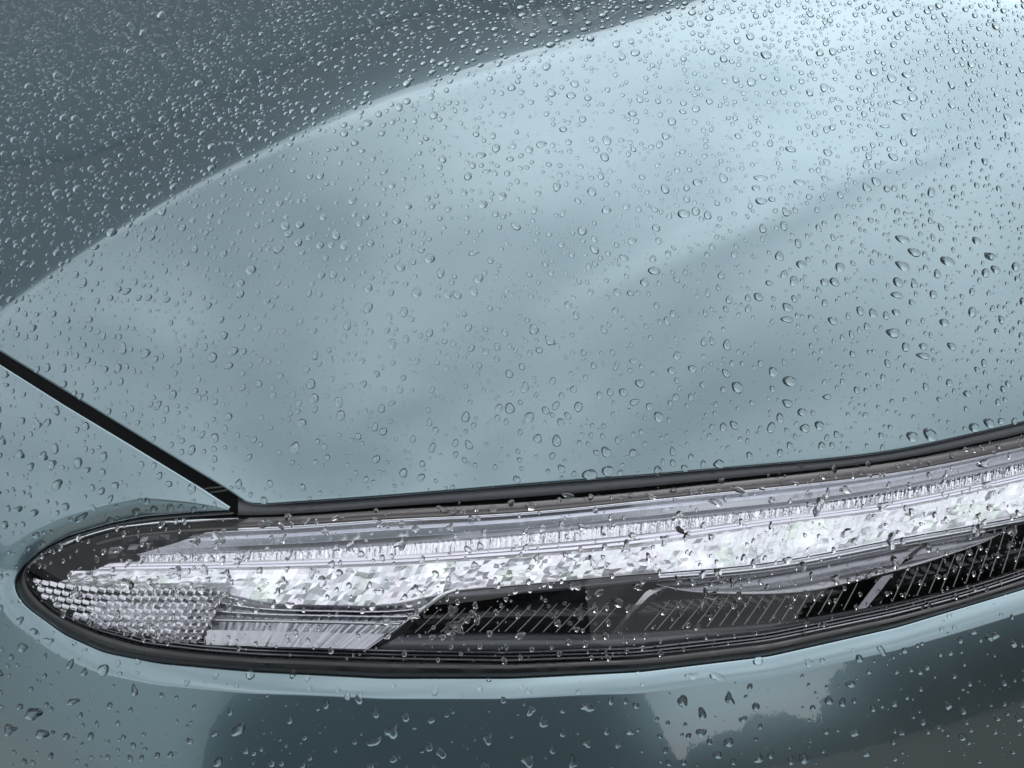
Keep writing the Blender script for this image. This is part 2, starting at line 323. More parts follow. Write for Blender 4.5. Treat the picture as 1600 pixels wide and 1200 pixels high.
# prism band: many small crystal facets
V, Q = [], []
def facets(u0, u1, du, nrow, top, bot, slant, h0, amp, jit):
    us = np.arange(u0, u1, du); us = us + rng.normal(0, du * .1, len(us)); c = []
    for j in range(nrow + 1):
        q = j / nrow; uu = us + (rng.random() - .5) * du * .8; row = []
        qq = np.clip(q + (rng.normal(0, .03, len(us)) if 0 < j < nrow else 0), 0, 1); vv = top(uu) + (bot(uu) - top(uu)) * qq; c.append((uu - slant * (q - .5) * 20 + rng.normal(0, du * .1, len(us)), vv))
    A = np.stack([hit(a, b_, h0) for a, b_ in c], 0); dd = A - CAM; dd /= np.linalg.norm(dd, axis=-1, keepdims=True)
    for j in range(nrow):
        for i in range(len(us) - 1):
            k = np.array([A[j, i], A[j + 1, i], A[j + 1, i + 1], A[j, i + 1]]); m = k.mean(0); k = m + (k - m) * (1 - jit)
            a_, b_ = rng.normal(0, amp, 2); off = np.array([-a_ - b_, -a_ + b_, a_ + b_, a_ - b_]) + abs(rng.normal(0, amp * .5)); k = k - dd[j, i] * (off + .0006)[:, None]
            s0 = len(V); V.extend(list(k) + [p_ + dd[j, i] * .003 for p_ in k]); Q.append((s0, s0 + 1, s0 + 2, s0 + 3))
            for m_ in range(4): n2 = (m_ + 1) % 4; Q.append((s0 + m_, s0 + n2, s0 + n2 + 4, s0 + m_ + 4))
facets(104, 700, 9.5, 7, bar_b, prism_b, 2.2, .019, .00006, .05)
facets(690, 1900, 9.5, 7, bar_b, prism_b, .9, .019, .00010, .05)
lsweep('bright_backing', bar_b, prism_b, 110, 1900, 160, [(0, .0196), (1, .0196)], white_chrome, skirt=0)  # glowing sheet added so bright lines show between the facets
Vn, Qn = np.array(V), np.array(Q); me = mesh('prism_band', Vn, Qn, False); o = link('prism_band', me, prism_m, headlight, 'stuff')
V, Q = [], []; facets(168, 322, 15, 3, T_((150, 852), (212, 838), (275, 833), (330, 830)), T_((150, 880), (215, 868), (300, 865), (330, 864)), .9, .021, .0010, .05)
link('side_prism', mesh('side_prism', np.array(V), np.array(Q), False), smoked, headlight, 'stuff')
# stepped reflector below the band, its bright edges, and the slots in it
sl = np.linspace(0, 1, 60)[None, :]
def step_uv(w):
    L = np.array([328 - 10 * w, 923 + 87 * w]); Rr = np.array([694 - 124 * w, 929 + 88 * w]); q = np.linspace(0, 1, 60)[:, None]
    p = L + (Rr - L) * q; p[:, 1] += (prism_b(p[:, 0]) - (923 + 6 * q[:, 0])) * max(0, 1 - w * 2.2); return p
rows = []
for w_, h in ((0, .0175), (.06, .0185), (.2, .0150), (.21, .0170), (.36, .0130), (.37, .0150), (.52, .0112), (.53, .0128), (.7, .0105), (.97, .0085), (1, .012)):
    p = step_uv(w_); rows.append(hit(p[:, 0], p[:, 1], h + rng.normal(0, .00009, 60)))
lam('step_reflector', np.stack(rows, 0), pm('step_chrome', (.42, .42, .45), .2, 1.), smooth=False)
for w_, h in ((.2, .0144), (.36, .0124), (.52, .0106)):
    p = step_uv(w_); lam('step_edge', np.stack([hit(p[:, 0], p[:, 1] + dv, h + .0006 * abs(dv)) for dv in (-1.2, 0, 1.2)], 0), chrome)
for j, (w_, u0, u1) in enumerate(((.06, 470, 668), (.215, 335, 640), (.375, 335, 610))):
    w2 = w_ + .115; pa, pb_ = step_uv(w_), step_uv(w2)
    for u in np.arange(u0, u1, 15.0):
        if rng.random() < .12: continue
        k = int(np.clip(np.searchsorted(pb_[:, 0], u), 1, 58)); va, vb_ = np.interp(u + 6, pa[:, 0], pa[:, 1]), np.interp(u, pb_[:, 0], pb_[:, 1]); hh = (.0138, .0118, .0100, .0088)[j]
        P = np.stack([hit([u - 1.3, u + 1.5], [vb_, vb_], hh), hit([u + 4.7, u + 7.5], [va, va], hh)], 0); lam('slot', P, gloss_black)
# reflex reflector: cube-corner cells
ang = np.radians(np.arange(6) * 60 + 30); hx = np.stack([np.cos(ang), np.sin(ang)], 1); dz = [.0, .55, .0, .55, .0, .55]
# vertices at 30 deg steps: 90 deg is the top; every second one stands high
cv = np.array([(0, 0, 0)] + [(x, y, (1.2 if k % 2 else .6)) for k, (x, y) in enumerate(hx)])
cellme = [mesh('reflex_cell', cv, np.array([(0, 1, 2, 3), (0, 3, 4, 5), (0, 5, 6, 1)]), False)]
a_ = 7.3; step = a_ * math.sqrt(3)
lens_bot_u = lambda u: np.interp(u, dn[:, 0], dn[:, 1]); lens_top_u = lambda u: np.interp(u, up[:, 0], up[:, 1])
for j in range(9):
    v0 = 925 + 1.42 * a_ * j
    for i in range(28):
        u = 62 + step * i + (j % 2) * step / 2; v = v0 - (340 - u) * .008 - (12 * ((200 - u) / 130) ** 2 if u < 200 else 0)
        if v > lens_bot_u(u) - 11 or u > 347 - .36 * (v - 925) or v < lens_top_u(u) + 30: continue
        p0, p1, p2 = hit([u, u + 4, u], [v, v, v - 4], .0105); e1 = (p1 - p0) / 4; nn = normal(p0[None])[0]; s1 = np.linalg.norm(e1); e1 = e1 / s1; e2 = np.cross(nn, e1); s2 = np.linalg.norm(p2 - p0) / 4
        tw = (rng.random(2) - .5) * .06; nn = nn + e1 * tw[0] + e2 * tw[1]; nn /= np.linalg.norm(nn); e2 = np.cross(nn, e1); e2 /= np.linalg.norm(e2); e1 = np.cross(e2, nn)
        o = link('reflex_cell', cellme[0], cell_m, headlight); M = np.eye(4); M[:3, 0] = e1 * s1 * a_ * 1.01; M[:3, 1] = e2 * s2 * a_ * 1.01; M[:3, 2] = nn * s1 * a_; M[:3, 3] = p0; o.matrix_basis = Matrix(M.tolist())
# bright slanted divider between reflector and window
pl = soften(resample([(568, 1018), (600, 996), (640, 967), (690, 930), (712, 922), (760, 917)], 60), 2); o_ = outward(pl, 1)
lam('slanted_edge', np.stack([hit((pl + o_ * q)[:, 0], (pl + o_ * q)[:, 1], .0078 + .0008 * abs(q)) for q in (-3, -1.1, 0, 1.1, 3)], 0), chrome)
# black window: deep dark trough, rim, grey strip for mirrored sky, ledge
win_t = T_((690, 929), (800, 917), (1000, 899), (1200, 881), (1400, 844), (1600, 808), (1900, 737))
win_b = T_((630, 990), (800, 988), (950, 988), (1100, 980), (1200, 973), (1300, 957), (1400, 939), (1500, 915), (1600, 887), (1900, 800))
rows = []; q = np.linspace(0, 1, 160)
for w_, h in ((0, .012), (.08, .03), (.3, .040), (.6, .042), (.85, .038), (.94, .030), (1, .016)):
    u = 690 - 60 * w_ + (1900 - 690 + 60 * w_) * q; rows.append(hit(u, win_t(u) + (win_b(u) - win_t(u)) * w_, h))
lam('black_window', np.stack(rows, 0), gloss_black)
rim_b = T_((690, 936), (800, 929), (900, 921), (1010, 910), (1200, 893), (1400, 856), (1600, 819), (1900, 748))
lsweep('window_rim', win_t, rim_b, 700, 1030, 60, [(0, .0115), (.5, .0095), (.55, .0085), (1, .011)], grey_plastic)  # same rim as the next piece; darker material puts in its dark reflection
lsweep('window_rim', win_t, rim_b, 1030, 1900, 120, [(0, .0115), (.3, .0085), (.6, .0085), (1, .011)], satin)
sky_strip_b = T_((1024, 912), (1050, 920), (1120, 929), (1200, 931), (1300, 921), (1350, 908), (1420, 890), (1500, 863), (1560, 836), (1575, 826))
lsweep('mirrored_sky_strip', rim_b, sky_strip_b, 1026, 1572, 90, [(0, .0215), (.3, .0175), (.8, .0130), (1, .0125)], mid_grey_m)  # grey strip added in place of the sky mirrored by the lens
ledge_b = T_((575, 1016), (800, 1017), (1000, 1010), (1100, 1000), (1200, 990), (1300, 978), (1400, 962), (1500, 940), (1600, 909), (1900, 822))
lsweep('window_ledge', win_b, ledge_b, 634, 1900, 160, [(0, .020), (.15, .0135), (.9, .0122), (1, .0135)], grey_plastic, cut=-52)
# ridged rim along the lower edge of the lens
q = np.linspace(.12, 1, 300); ul2 = 40 + 1840 * q ** 2; a1 = np.interp(ul2, up[:, 0], up[:, 1]); b1 = np.interp(ul2, dn[:, 0], dn[:, 1]); k9 = np.hanning(13); k9 /= k9.sum()
b1[1:-1] = np.convolve(np.pad(b1, 6, mode='reflect', reflect_type='odd'), k9, mode='valid')[1:-1]
rows = [hit(ul2, b1 - 19, .024)]
for k in range(13):
    rows.append(hit(ul2, b1 - (17 - k * 1.4) * np.clip((ul2 - 60) / 150, .45, 1), .0096 + (.0022 if k % 4 == 0 else .0004 * (k % 4 == 1))))
lam('lens_rim', np.stack(rows, 0), smoked, smooth=False)
# pale fins standing in the window
ub = 648.0
while ub < 1640:
    dx = np.interp(ub, [640, 900, 1100, 1200, 1300, 1440, 1560], [38, 43, 36, 38, 36, 32, 25]); dy = np.interp(ub, [640, 900, 1050, 1200, 1300, 1440, 1560], [36, 47, 46, 58, 68, 77, 80])
    if not (938 < ub < 1004 or 1332 < ub < 1368):
        v0 = float(win_b(ub)) - 1; k = np.linspace(0, 1, 5); fu = ub + dx * k; fv = v0 - dy * k * (1 - .06 * (1 - k))
        tap = 1.0 - .45 * k; P = np.stack([hit(fu - 1.1 * tap, fv, .020), hit(fu - .45 * tap, fv, .0172), hit(fu + .45 * tap, fv, .0172), hit(fu + 1.1 * tap, fv, .020)], 0)
        lam('fin', P, fin_m)
    ub += np.interp(ub, [640, 1440], [20.2, 19])
# two slanted dividers
for c, mat in ((((952, 993), (982, 957), (1011, 922), (1050, 914), (1026, 934), (996, 958), (966, 992)), mid_grey_m), (((1338, 952), (1366, 915), (1412, 862), (1448, 846), (1426, 872), (1390, 926), (1368, 948)), smoked)):
    L_ = np.array(c[:3] + ((c[3]),), float); R_ = np.array((c[6], c[5], c[4], c[3]), float); Lr, Rr = resample(L_, 16), resample(R_, 16)
    P = np.stack([hit((Lr + (Rr - Lr) * q)[:, 0], (Lr + (Rr - Lr) * q)[:, 1], h) for q, h in ((0, .030), (0, .0150), (.5, .0138), (1, .0150), (1, .030))], 0); lam('divider', P, mat, smooth=False)

# ------------------------------------------------------------------ surroundings that the wet paint mirrors
def box(name, lo, hi, mat, parent=None, kind=None, M=None):
    bm = bmesh.new(); bmesh.ops.create_cube(bm, size=1)
    for v in bm.verts: v.co = Vector([lo[i] + (v.co[i] + .5) * (hi[i] - lo[i]) for i in range(3)])
    me = bpy.data.meshes.new(name); bm.to_mesh(me); bm.free(); return link(name, me, mat, parent, kind)
asphalt = pm('wet_asphalt', (.045, .046, .048), .35); n_ = noise(asphalt, 6, 6); n, l, b = nodes(asphalt)
rc = ramp(asphalt, n_.outputs[0], [(.35, (.030, .031, .033)), (.7, (.062, .060, .056))]); l.new(rc.outputs[0], b.inputs['Base Color'])
gm = np.array([[-150, -150, 0], [150, -150, 0], [150, 150, 0], [-150, 150, 0]], float)
pave_m = pm('pale_paving', (.36, .35, .33), .6); link('pavement', mesh('pavement', np.array([[-60, -40, .12], [-2.2, -40, .12], [-2.2, 2.2, .12], [-60, 2.2, .12]], float), np.array([[0, 1, 2, 3]])), pave_m, None, 'structure')
link('ground', mesh('ground', gm, np.array([[0, 1, 2, 3]])), asphalt, None, 'structure')
clad = pm('dark_cladding', (.27, .325, .35), .6); fasc = pm('grey_fascia', (.25, .27, .295), .5); wclad = pm('charcoal_cladding', (.048, .072, .082), .6); pale = pm('pale_sign_letter', (.80, .82, .83), .5)
bld = bpy.data.objects.new('showroom', None); COL.objects.link(bld); bld.location = (-3.54, 4.04, 0); bld.rotation_euler = (0, 0, R(45))
bld['label'] = 'dark showroom with grey fascia, mirrored in the far side of the bonnet'; bld['category'] = 'building'
box('wall', (-13, 0, 0), (13, 8, 3.3), clad, bld); box('fascia', (-13.1, -.02, 3.3), (13.1, 8.1, 4.7), fasc, bld)
ws = bpy.data.objects.new('workshop', None); COL.objects.link(ws); ws.location = (4.9, 3.9, 0); ws.rotation_euler = (0, 0, R(-55)); ws['label'] = 'low grey workshop mirrored darkly along the lower rims of the drops'; ws['category'] = 'building'
box('wall', (-8, 0, 0), (6.5, 7, 4.5), wclad, ws); box('roof', (-8.2, -.2, 4.5), (6.7, 7.2, 4.8), wclad, ws)
sg = bpy.data.objects.new('shop_sign', None); COL.objects.link(sg); sg.location = bld.location; sg.rotation_euler = bld.rotation_euler
sg['label'] = 'pale capital letters on the grey fascia, mirrored upside down in the bonnet'; sg['category'] = 'sign'
SIGN_X, SIGN_Z, SIGN_H, SIGN_STEP = 4.22, 3.58, .37, .28
for i, ch in enumerate('AUTO'):
    c = bpy.data.curves.new('letter', 'FONT'); c.body = ch; c.size = SIGN_H * 1.4; c.extrude = .03; c.align_x = 'CENTER'; c.offset = .022
    o = bpy.data.objects.new('letter', c); COL.objects.link(o); bpy.context.view_layer.update(); me = bpy.data.meshes.new_from_object(o); bpy.data.objects.remove(o)
    o = link('letter', me, pale, sg); o.location = (SIGN_X + SIGN_STEP * i, -.16, SIGN_Z); o.rotation_euler = (R(90), 0, 0); o.scale = (.75, 1, 1)
wh = bpy.data.objects.new('stand_in_block', None); COL.objects.link(wh); wh.location = (0, -14, 0)  # added dark block, stands in for the person behind the camera
wh['label'] = 'tall dark block added in place of the person mirrored in the bumper'; wh['category'] = 'building'
wo = box('wall', (-6.6, -6, 0), (8.4, 0, 8.0), wclad, wh)
for v_ in wo.data.vertices:
    if v_.co.x < 0 and v_.co.z < 1: v_.co.x = -11.5
    if v_.co.x > 0 and v_.co.z < 1: v_.co.x = 9.6; box('roof', (-6.9, -6.2, 8.0), (8.7, .2, 8.4), fasc, wh)
# trees and hedges all round the yard, one dark uneven mass
leafm = pm('dull_leaf', (.045, .055, .045), .7); az = np.radians(np.linspace(-180, 180, 5001)); hh = np.interp(np.degrees(az), [-180, -160, -95, -80, 90, 105, 116, 134, 139, 146, 149, 180], [4, 2.5, 3.0, 6.5, 6.5, 5, 6.2, 6.6, 2.2, 1.8, 4, 4])
for fq, am in ((17, .5), (41, .35), (97, .25), (211, .16), (433, .12), (977, .1), (1913, .07)): hh = hh + am * np.sin(az * fq + fq * 1.7) * (.6 + .4 * np.sin(az * 7 + fq))
hh = np.maximum(hh, .8); hh[-1] = hh[0]; rr_ = 30 + 1.5 * np.sin(az * 60); rows = []
for q, b_ in ((0, 0), (.35, -.6), (.7, -.2), (.92, .5), (1, 1.2), (.9, 2.2), (0, 3)): rows.append(np.stack([(rr_ + b_) * np.sin(az), (rr_ + b_) * np.cos(az), hh * q], 1))
tl = link('treeline', mesh('treeline', np.stack(rows, 0), quads(7, len(az))), leafm, None, 'stuff'); tl['label'] = 'dark line of trees and hedges mirrored low in the paint and drops'
render_m = pm('pale_render', (.42, .475, .485), .7)
hs_ = bpy.data.objects.new('house', None); COL.objects.link(hs_); hs_.location = (-13.1, -9.2, 0); hs_.rotation_euler = (0, 0, R(125)); hs_['label'] = 'pale rendered house mirrored in the outer bumper corner'; hs_['category'] = 'house'
box('wall', (-7.5, 0, 0), (8, 6, 4.6), render_m, hs_); box('roof', (-7.8, -.3, 4.6), (8.3, 6.3, 4.9), fasc, hs_)
soil = pm('brown_soil', (.10, .080, .058), .8); link('soil', mesh('soil', np.array([[2.2, -30, .02], [40, -30, .02], [40, 8, .02], [2.2, 8, .02]], float), np.array([[0, 1, 2, 3]])), soil, None, 'structure')

# ------------------------------------------------------------------ rain drops
def inside(poly, u, v):
    c = np.zeros(np.shape(u), bool); n = len(poly)
    for i in range(n):
        (x1, y1), (x2, y2) = poly[i - 1], poly[i]
        if y1 == y2: continue
        c ^= ((y1 > v) != (y2 > v)) & (u < (x2 - x1) * (v - y1) / (y2 - y1) + x1)
    return c
lens_poly = np.concatenate([np.stack([ul, vt], 1), np.stack([ul, vb], 1)[::-1]])
open_poly = np.concatenate([inner, [(1900, 560), (420, 770)]])
GL = np.array(gap_low)[::-1]
def region(u, v):
    """0 none, 1 bonnet, 2 bumper, 3 lens, 4 seal"""
    r = np.zeros(np.shape(u), int)
    r[v < np.interp(u, edge[:, 0], edge[:, 1]) - 1] = 1
    r[(r == 0) & (v > np.interp(u, GL[:, 0], GL[:, 1]) + 2) & (u < 356)] = 2
    r[(r == 0) & (u >= 356) & (v > 830)] = 2
    r[(r != 1) & inside(open_poly, u, v)] = 0
    r[inside(lens_poly, u, v)] = 3
    r[(r == 0) & (u > 390) & (v > seal_top(u) + 3) & (v < seal_bot(u) - 3)] = 4
    return r
def body_h(u, v, r):
    h = np.zeros(np.shape(u)); k3 = r == 3; q3 = np.clip((v - np.interp(u, ul, vt)) / np.maximum(1, np.interp(u, ul, vb) - np.interp(u, ul, vt)), 0, 1)
    h[k3] = (.0012 + lens_rec(u, q3))[k3]; h[r == 4] = .0033
    k = np.where(r == 2)[0]
    if len(k):
        d = np.hypot(u[k, None] - inner[None, :, 0], v[k, None] - inner[None, :, 1]); j = d.argmin(1); m = d.min(1)
        h[k] = lip(m / np.maximum(lipw[j], .5)) * lipa[j] * np.clip(prog[j] / 130, 0, 1)
    return h
NS = 18; RHO = np.array([1, .95, .84, .66, .42, .2])
def build_drops(u, v, a, b, ang, alpha, tear, wob, ph, reg, ns=NS, rho=RHO):
    """vertices (N, rings*ns + 2, 3); a, b: half axes in metres, ang from the fall line"""
    h = body_h(u, v, reg); P0 = hit(u, v, h); sk = hit(u, v); n = normal(sk); down = np.array([0, 0, -1.]) - n * (-n[:, 2:3]); down /= np.linalg.norm(down, axis=1, keepdims=True)
    side = np.cross(n, down); ca, sa = np.cos(ang)[:, None], np.sin(ang)[:, None]; E1 = down * ca + side * sa; E2 = np.cross(n, E1)
    fi = np.arange(ns) / ns * 2 * math.pi; F_ = fi[None, :] + ph[:, None]
    rad = 1 + wob[:, :1] * np.cos(2 * F_ + ph[:, None] * 3) + wob[:, 1:2] * np.cos(3 * F_) + wob[:, 2:] * np.cos(5 * F_)
    k = 1 / np.sin(alpha); hm_ = np.minimum(a, b) * np.tan(alpha / 2); out = []
    for q in rho:
        x = a[:, None] * q * rad * np.cos(fi); y = b[:, None] * q * rad * np.sin(fi) * (1 + tear[:, None] * q * np.cos(fi))
        p = sk[:, None] + x[..., None] * E1[:, None] + y[..., None] * E2[:, None]
        p[..., 2] += (f(p[..., 0], p[..., 1]) - p[..., 2])
        p += (P0 - sk)[:, None]
        hh = hm_ * (np.sqrt(k * k - q * q) - np.sqrt(k * k - 1)) / (k - np.sqrt(k * k - 1)) * (1 + 0 * q)
        hh = hh[:, None] * (1 + .25 * q * np.cos(fi))[...] if True else hh
        out.append(p + n[:, None] * (hh[..., None] - .00003 + .00010 * (reg == 3)[:, None, None]))
    top = P0 + n * (hm_ - .00003 + .0001 * (reg == 3))[:, None]
    bot = out[0].mean(1)
    return np.concatenate([np.stack(out, 1).reshape(len(u), -1, 3), top[:, None], bot[:, None]], 1)
def drop_faces(ns=NS, nr=len(RHO), floor=False):
    T = []
    for j in range(nr - 1):
        for i in range(ns):
            a, b = j * ns + i, j * ns + (i + 1) % ns; T += [(a, b, b + ns), (a, b + ns, a + ns)]
    for i in range(ns):
        a, b = (nr - 1) * ns + i, (nr - 1) * ns + (i + 1) % ns; T.append((a, b, nr * ns))
        if floor: T.append(((i + 1) % ns, i, nr * ns + 1))
    return np.array(T)
# the drops that stand out in the photograph: u, v, length, width, tilt of the long axis (degrees, counter-clockwise), all in its pixels
BIG = [(348,525,19,14,30),(364,549,20,13,25),(100,600,13,11,40),(126,619,13,10,45),(164,577,13,10,30),(357,651,15,12,45),(316,679,14,9,55),(32,710,16,13,45),(68,713,16,14,35),(122,723,19,14,45),(90,757,19,15,35),
(136,734,14,10,30),(74,661,14,12,40),(249,743,14,10,60),(264,756,12,11,0),(172,780,14,10,60),(159,767,14,11,30),(180,759,14,12,50),(103,791,17,10,40),(127,808,23,12,38),(54,801,15,12,20),(28,796,16,11,35),(56,836,12,10,40),(265,793,15,12,50),
(240,795,14,11,40),(212,799,17,11,50),(8,820,14,11,20),(445,352,17,15,20),(468,351,16,13,10),(451,365,15,11,20),(466,379,15,12,20),(435,389,18,13,20),(392,421,18,15,30),(376,442,14,11,20),(376,459,15,12,20),(502,430,14,12,30),(345,499,13,11,30),(417,470,13,10,20),
(198,455,16,10,25),(185,452,13,10,20),(232,465,14,10,30),(490,517,12,10,30),(568,600,13,11,40),(118,429,13,11,30),(105,501,14,10,35),(1022,423,21,14,0),(1007,441,15,13,-10),(985,458,12,11,0),(1185,464,17,14,-20),(1230,480,18,15,-30),(1229,499,21,11,-5),(1301,501,19,12,-25),
(1152,605,22,18,-40),(1234,596,25,18,-15),(1230,630,18,14,-20),(1253,644,16,14,0),(1219,653,18,12,-70),(1257,669,17,15,0),(1000,599,17,14,-10),(974,613,16,13,-20),(992,628,18,11,20),(963,571,17,9,70),(990,564,14,9,0),(1049,579,14,11,-10),(1082,576,16,12,-20),
(947,706,20,16,-50),(921,742,27,19,0),(949,736,20,18,0),(989,708,15,13,70),(1015,742,16,14,80),(1123,725,19,15,0),(1147,664,18,12,-40),(1292,620,15,10,0),(1252,413,17,14,-10),(1288,441,15,12,-20),(1410,415,26,13,-25),(1480,408,25,14,-20),(1403,441,20,14,-35),
(1401,461,21,11,-10),(1400,488,16,10,-20),(1395,520,24,16,-10),(1415,542,17,13,-70),(1442,541,15,11,-20),(1487,541,18,11,-35),(1442,556,25,8,-12),(1522,668,18,16,-20),(1425,682,21,16,-30),(1453,679,27,18,-40),(1545,661,21,15,-35),(1511,615,15,11,0),(1475,504,17,12,-25),(1555,421,18,11,-35),
(1547,401,20,11,-10),(1458,460,15,12,-60),(1068,334,23,13,-5),(1188,278,24,9,-5),(1249,285,20,9,-10),(1189,314,21,11,-5),(1235,233,18,10,-5),(1197,86,19,12,-5),(1108,27,14,11,0),(1152,63,13,10,0),(1417,117,18,9,-5),(1424,138,16,9,-5),(1404,159,20,7,-5),(1416,182,18,9,-10),
(1383,197,18,6,0),(1410,374,26,12,-20),(1428,394,24,13,-20),(1545,399,17,10,-20),(1470,355,15,9,-60),(1202,442,14,9,-10),(1181,294,15,9,-5),(1089,285,16,10,0),(671,404,19,15,10),(638,322,13,11,0),(571,339,14,11,10),(752,242,16,10,0),(797,248,13,9,0),(846,225,16,11,15),(827,233,13,11,10),
(880,202,13,10,0),(898,131,15,10,-10),(892,149,16,10,0),(988,177,14,10,0),(755,319,15,13,20),(620,345,14,12,20),(740,395,18,9,10),(612,289,13,11,0),(500,383,14,11,10),(575,192,14,9,0),(592,178,12,10,0),(313,132,17,8,10),(91,119,17,8,10),(95,120,12,7,10),(47,136,17,8,5),(205,42,14,9,5),(226,54,15,8,5),(255,27,16,9,0),
(102,185,16,9,10),(42,163,13,7,10),(166,305,13,9,20),(195,324,14,9,20),(175,363,18,11,20),(150,386,14,8,20),(331,263,16,8,20),(234,307,12,8,15),(255,187,13,8,5),(347,188,14,8,5),(380,160,11,7,0),(17,467,16,9,30),(9,586,14,9,30),
(830,1110,17,15,60),(917,1105,23,17,0),(1067,1096,24,15,-80),(1097,1115,22,14,-70),(1140,1092,23,14,-70),(1161,1124,14,12,0),(1096,1145,18,15,20),(1138,1160,18,15,0),(984,1144,15,12,0),(917,1162,16,13,0),(966,1163,15,10,70),(1184,1185,18,17,0),(1255,1184,22,15,-70),(825,1188,25,18,50),(895,1190,24,14,-80),
(1328,1069,18,12,0),(1378,1017,17,11,-60),(1334,1146,16,14,0),(1081,1056,18,12,0),(1120,1057,24,13,-30),(53,1115,28,22,20),(16,1140,20,18,20),(66,1147,20,16,0),(115,1096,22,9,15),(161,1047,20,17,60),(210,1079,19,11,85),(110,1038,19,10,60),(132,1050,15,9,75),(36,1012,17,14,0),(75,1002,14,11,-20),(373,1140,29,18,35),
(336,1147,14,9,10),(360,1112,13,9,80),(341,1190,19,14,60),(613,1143,25,21,30),(587,1158,25,16,25),(762,1154,19,15,80),(561,1091,18,15,80),(543,1088,14,10,80),(510,1100,17,10,85),(1545,995,16,11,-50),(1520,988,12,10,0),(1500,1000,13,9,-70),(1555,993,15,12,20),(52,987,12,12,0),(30,970,15,10,60),
(415,818,27,14,15),(476,813,19,14,30),(528,809,19,10,15),(451,867,22,12,60),(549,852,22,13,55),(626,850,26,18,60),(692,796,22,11,-20),(709,799,18,11,35),(724,799,11,9,60),(770,795,15,12,20),(757,831,14,9,70),(822,830,16,9,70),(829,791,17,16,0),(1016,775,22,9,-30),(1052,766,13,8,10),(1080,768,22,11,0),
(1122,767,10,9,0),(1152,764,24,12,-10),(1162,773,14,8,10),(1118,785,22,12,-15),(1060,807,20,16,20),(887,774,20,10,-25),(923,777,9,12,0),(972,778,10,9,0),(985,774,9,8,0),(1190,763,13,7,-10),(1285,744,13,9,-30),(1240,754,16,8,-10),(1345,738,10,8,-30),(1356,725,12,9,-50),(1403,728,10,7,-30),(1418,724,9,7,-30),
(1438,722,10,7,-30),(1453,723,13,9,-30),(1487,713,12,8,-40),(1509,702,10,8,-20),(1521,704,11,7,-30),(1535,700,12,8,-30),(1560,697,11,8,-20),(340,841,26,22,-30),(338,854,11,9,60),(388,868,24,8,60),(350,829,9,7,0),(222,876,18,9,45),(200,880,18,9,50),(284,872,18,17,0),(305,843,22,18,10),(185,858,20,9,15),(162,862,12,8,50),
(1060,906,15,11,-60),(1081,909,15,11,-40),(936,926,15,12,0),(965,941,20,16,-30),(996,917,22,10,-10),(1171,907,9,8,30),(1268,900,16,8,-80),(1305,905,18,14,-40),(1340,902,14,9,-70),(1357,899,15,9,45),(1372,892,14,12,0),(1398,878,24,14,-60),(1450,855,20,10,-60),(1465,900,14,8,-30),(1477,900,13,7,85),(813,993,18,12,20),(1230,875,16,12,0),(1322,832,18,14,30),
(1320,765,22,10,0),(1380,790,20,14,30),(1535,725,26,12,10),(640,945,14,9,0),(455,945,22,10,0),(900,983,12,9,0),(1005,908,12,8,60),(720,1022,9,6,0),(885,762,12,7,10),(740,775,11,8,0),(650,787,10,5,0)]
big = np.array(BIG, float); bu, bv = big[:, 0], big[:, 1]; breg = region(bu, bv); keep = breg > 0; big, bu, bv, breg = big[keep], bu[keep], bv[keep], breg[keep]
def axes_from_pixels(u, v, L, Wd, tilt):
    """half axes on the surface and the angle from the fall line of a drop seen as this pixel ellipse"""
    c, s = np.cos(np.radians(tilt)), np.sin(np.radians(tilt)); P0 = hit(u, v); n = normal(P0)
    A = hit(u + c * L / 2, v - s * L / 2) - P0; B = hit(u + s * Wd / 2, v + c * Wd / 2) - P0
    down = np.array([0, 0, -1.]) + n * n[:, 2:3]; down /= np.linalg.norm(down, axis=1, keepdims=True); side = np.cross(n, down)
    a, b = np.linalg.norm(A, axis=1), np.linalg.norm(B, axis=1); long_ = np.where((a >= b)[:, None], A, B)
    # the rise of the drop adds to its seen height, so the footprint is a little smaller
    ang = np.arctan2(np.einsum('ij,ij->i', long_, side), np.einsum('ij,ij->i', long_, down))
    flip = np.abs(ang) > math.pi / 2; ang = np.where(flip, ang - np.sign(ang) * math.pi, ang)
    return np.maximum(a, b) * .94, np.minimum(a, b) * .90, ang
ba, bb, bang = axes_from_pixels(bu, bv, big[:, 2], big[:, 3], big[:, 4])
bb = np.maximum(bb, ba * .38)
# the rest: scattered evenly over the surfaces
M = 210000
cu, cv_ = rng.uniform(-30, 1630, M), rng.uniform(-30, 1225, M); cr = region(cu, cv_)
sk = hit(cu, cv_); dist = np.linalg.norm(sk - CAM, axis=1); cosi = np.maximum(.12, -np.einsum('ij,ij->i', normal(sk), (sk - CAM) / dist[:, None]))
area = dist ** 2 / cosi; dens = np.choose(cr, [0, 1.0, .36, .55, .4]); dens = np.where((cr == 2) & (cv_ < 840), .85, dens); dens = np.where((cr == 2) & (cu > 480), dens * .8, dens)
dens *= .72 + .56 * (np.sin(cu * .011 + 1.3 * np.sin(cv_ * .013)) * np.sin(cv_ * .017 + cu * .006) * .5 + .5)   # uneven wetting
dens = dens * np.interp(cv_, [0, 250, 500, 700], [1.35, 1.25, 1.15, 1.15]); dens = np.where((cr == 1) & (cu > 1000) & (cv_ < 300), dens * 1.25, dens)
pr = area * dens; pr /= pr.max() * .9; ok = rng.random(M) < pr; cu, cv_, cr = cu[ok], cv_[ok], cr[ok]
N = len(cu); rad = np.where(rng.random(N) < .55, np.exp(rng.normal(math.log(.00135), .34, N)), np.exp(rng.normal(math.log(.00042), .42, N))); rad = np.clip(rad, .0002, .0026); rad = np.where((cr == 3) | (cr == 4), np.clip(rad * .95, .0004, .0019), rad)
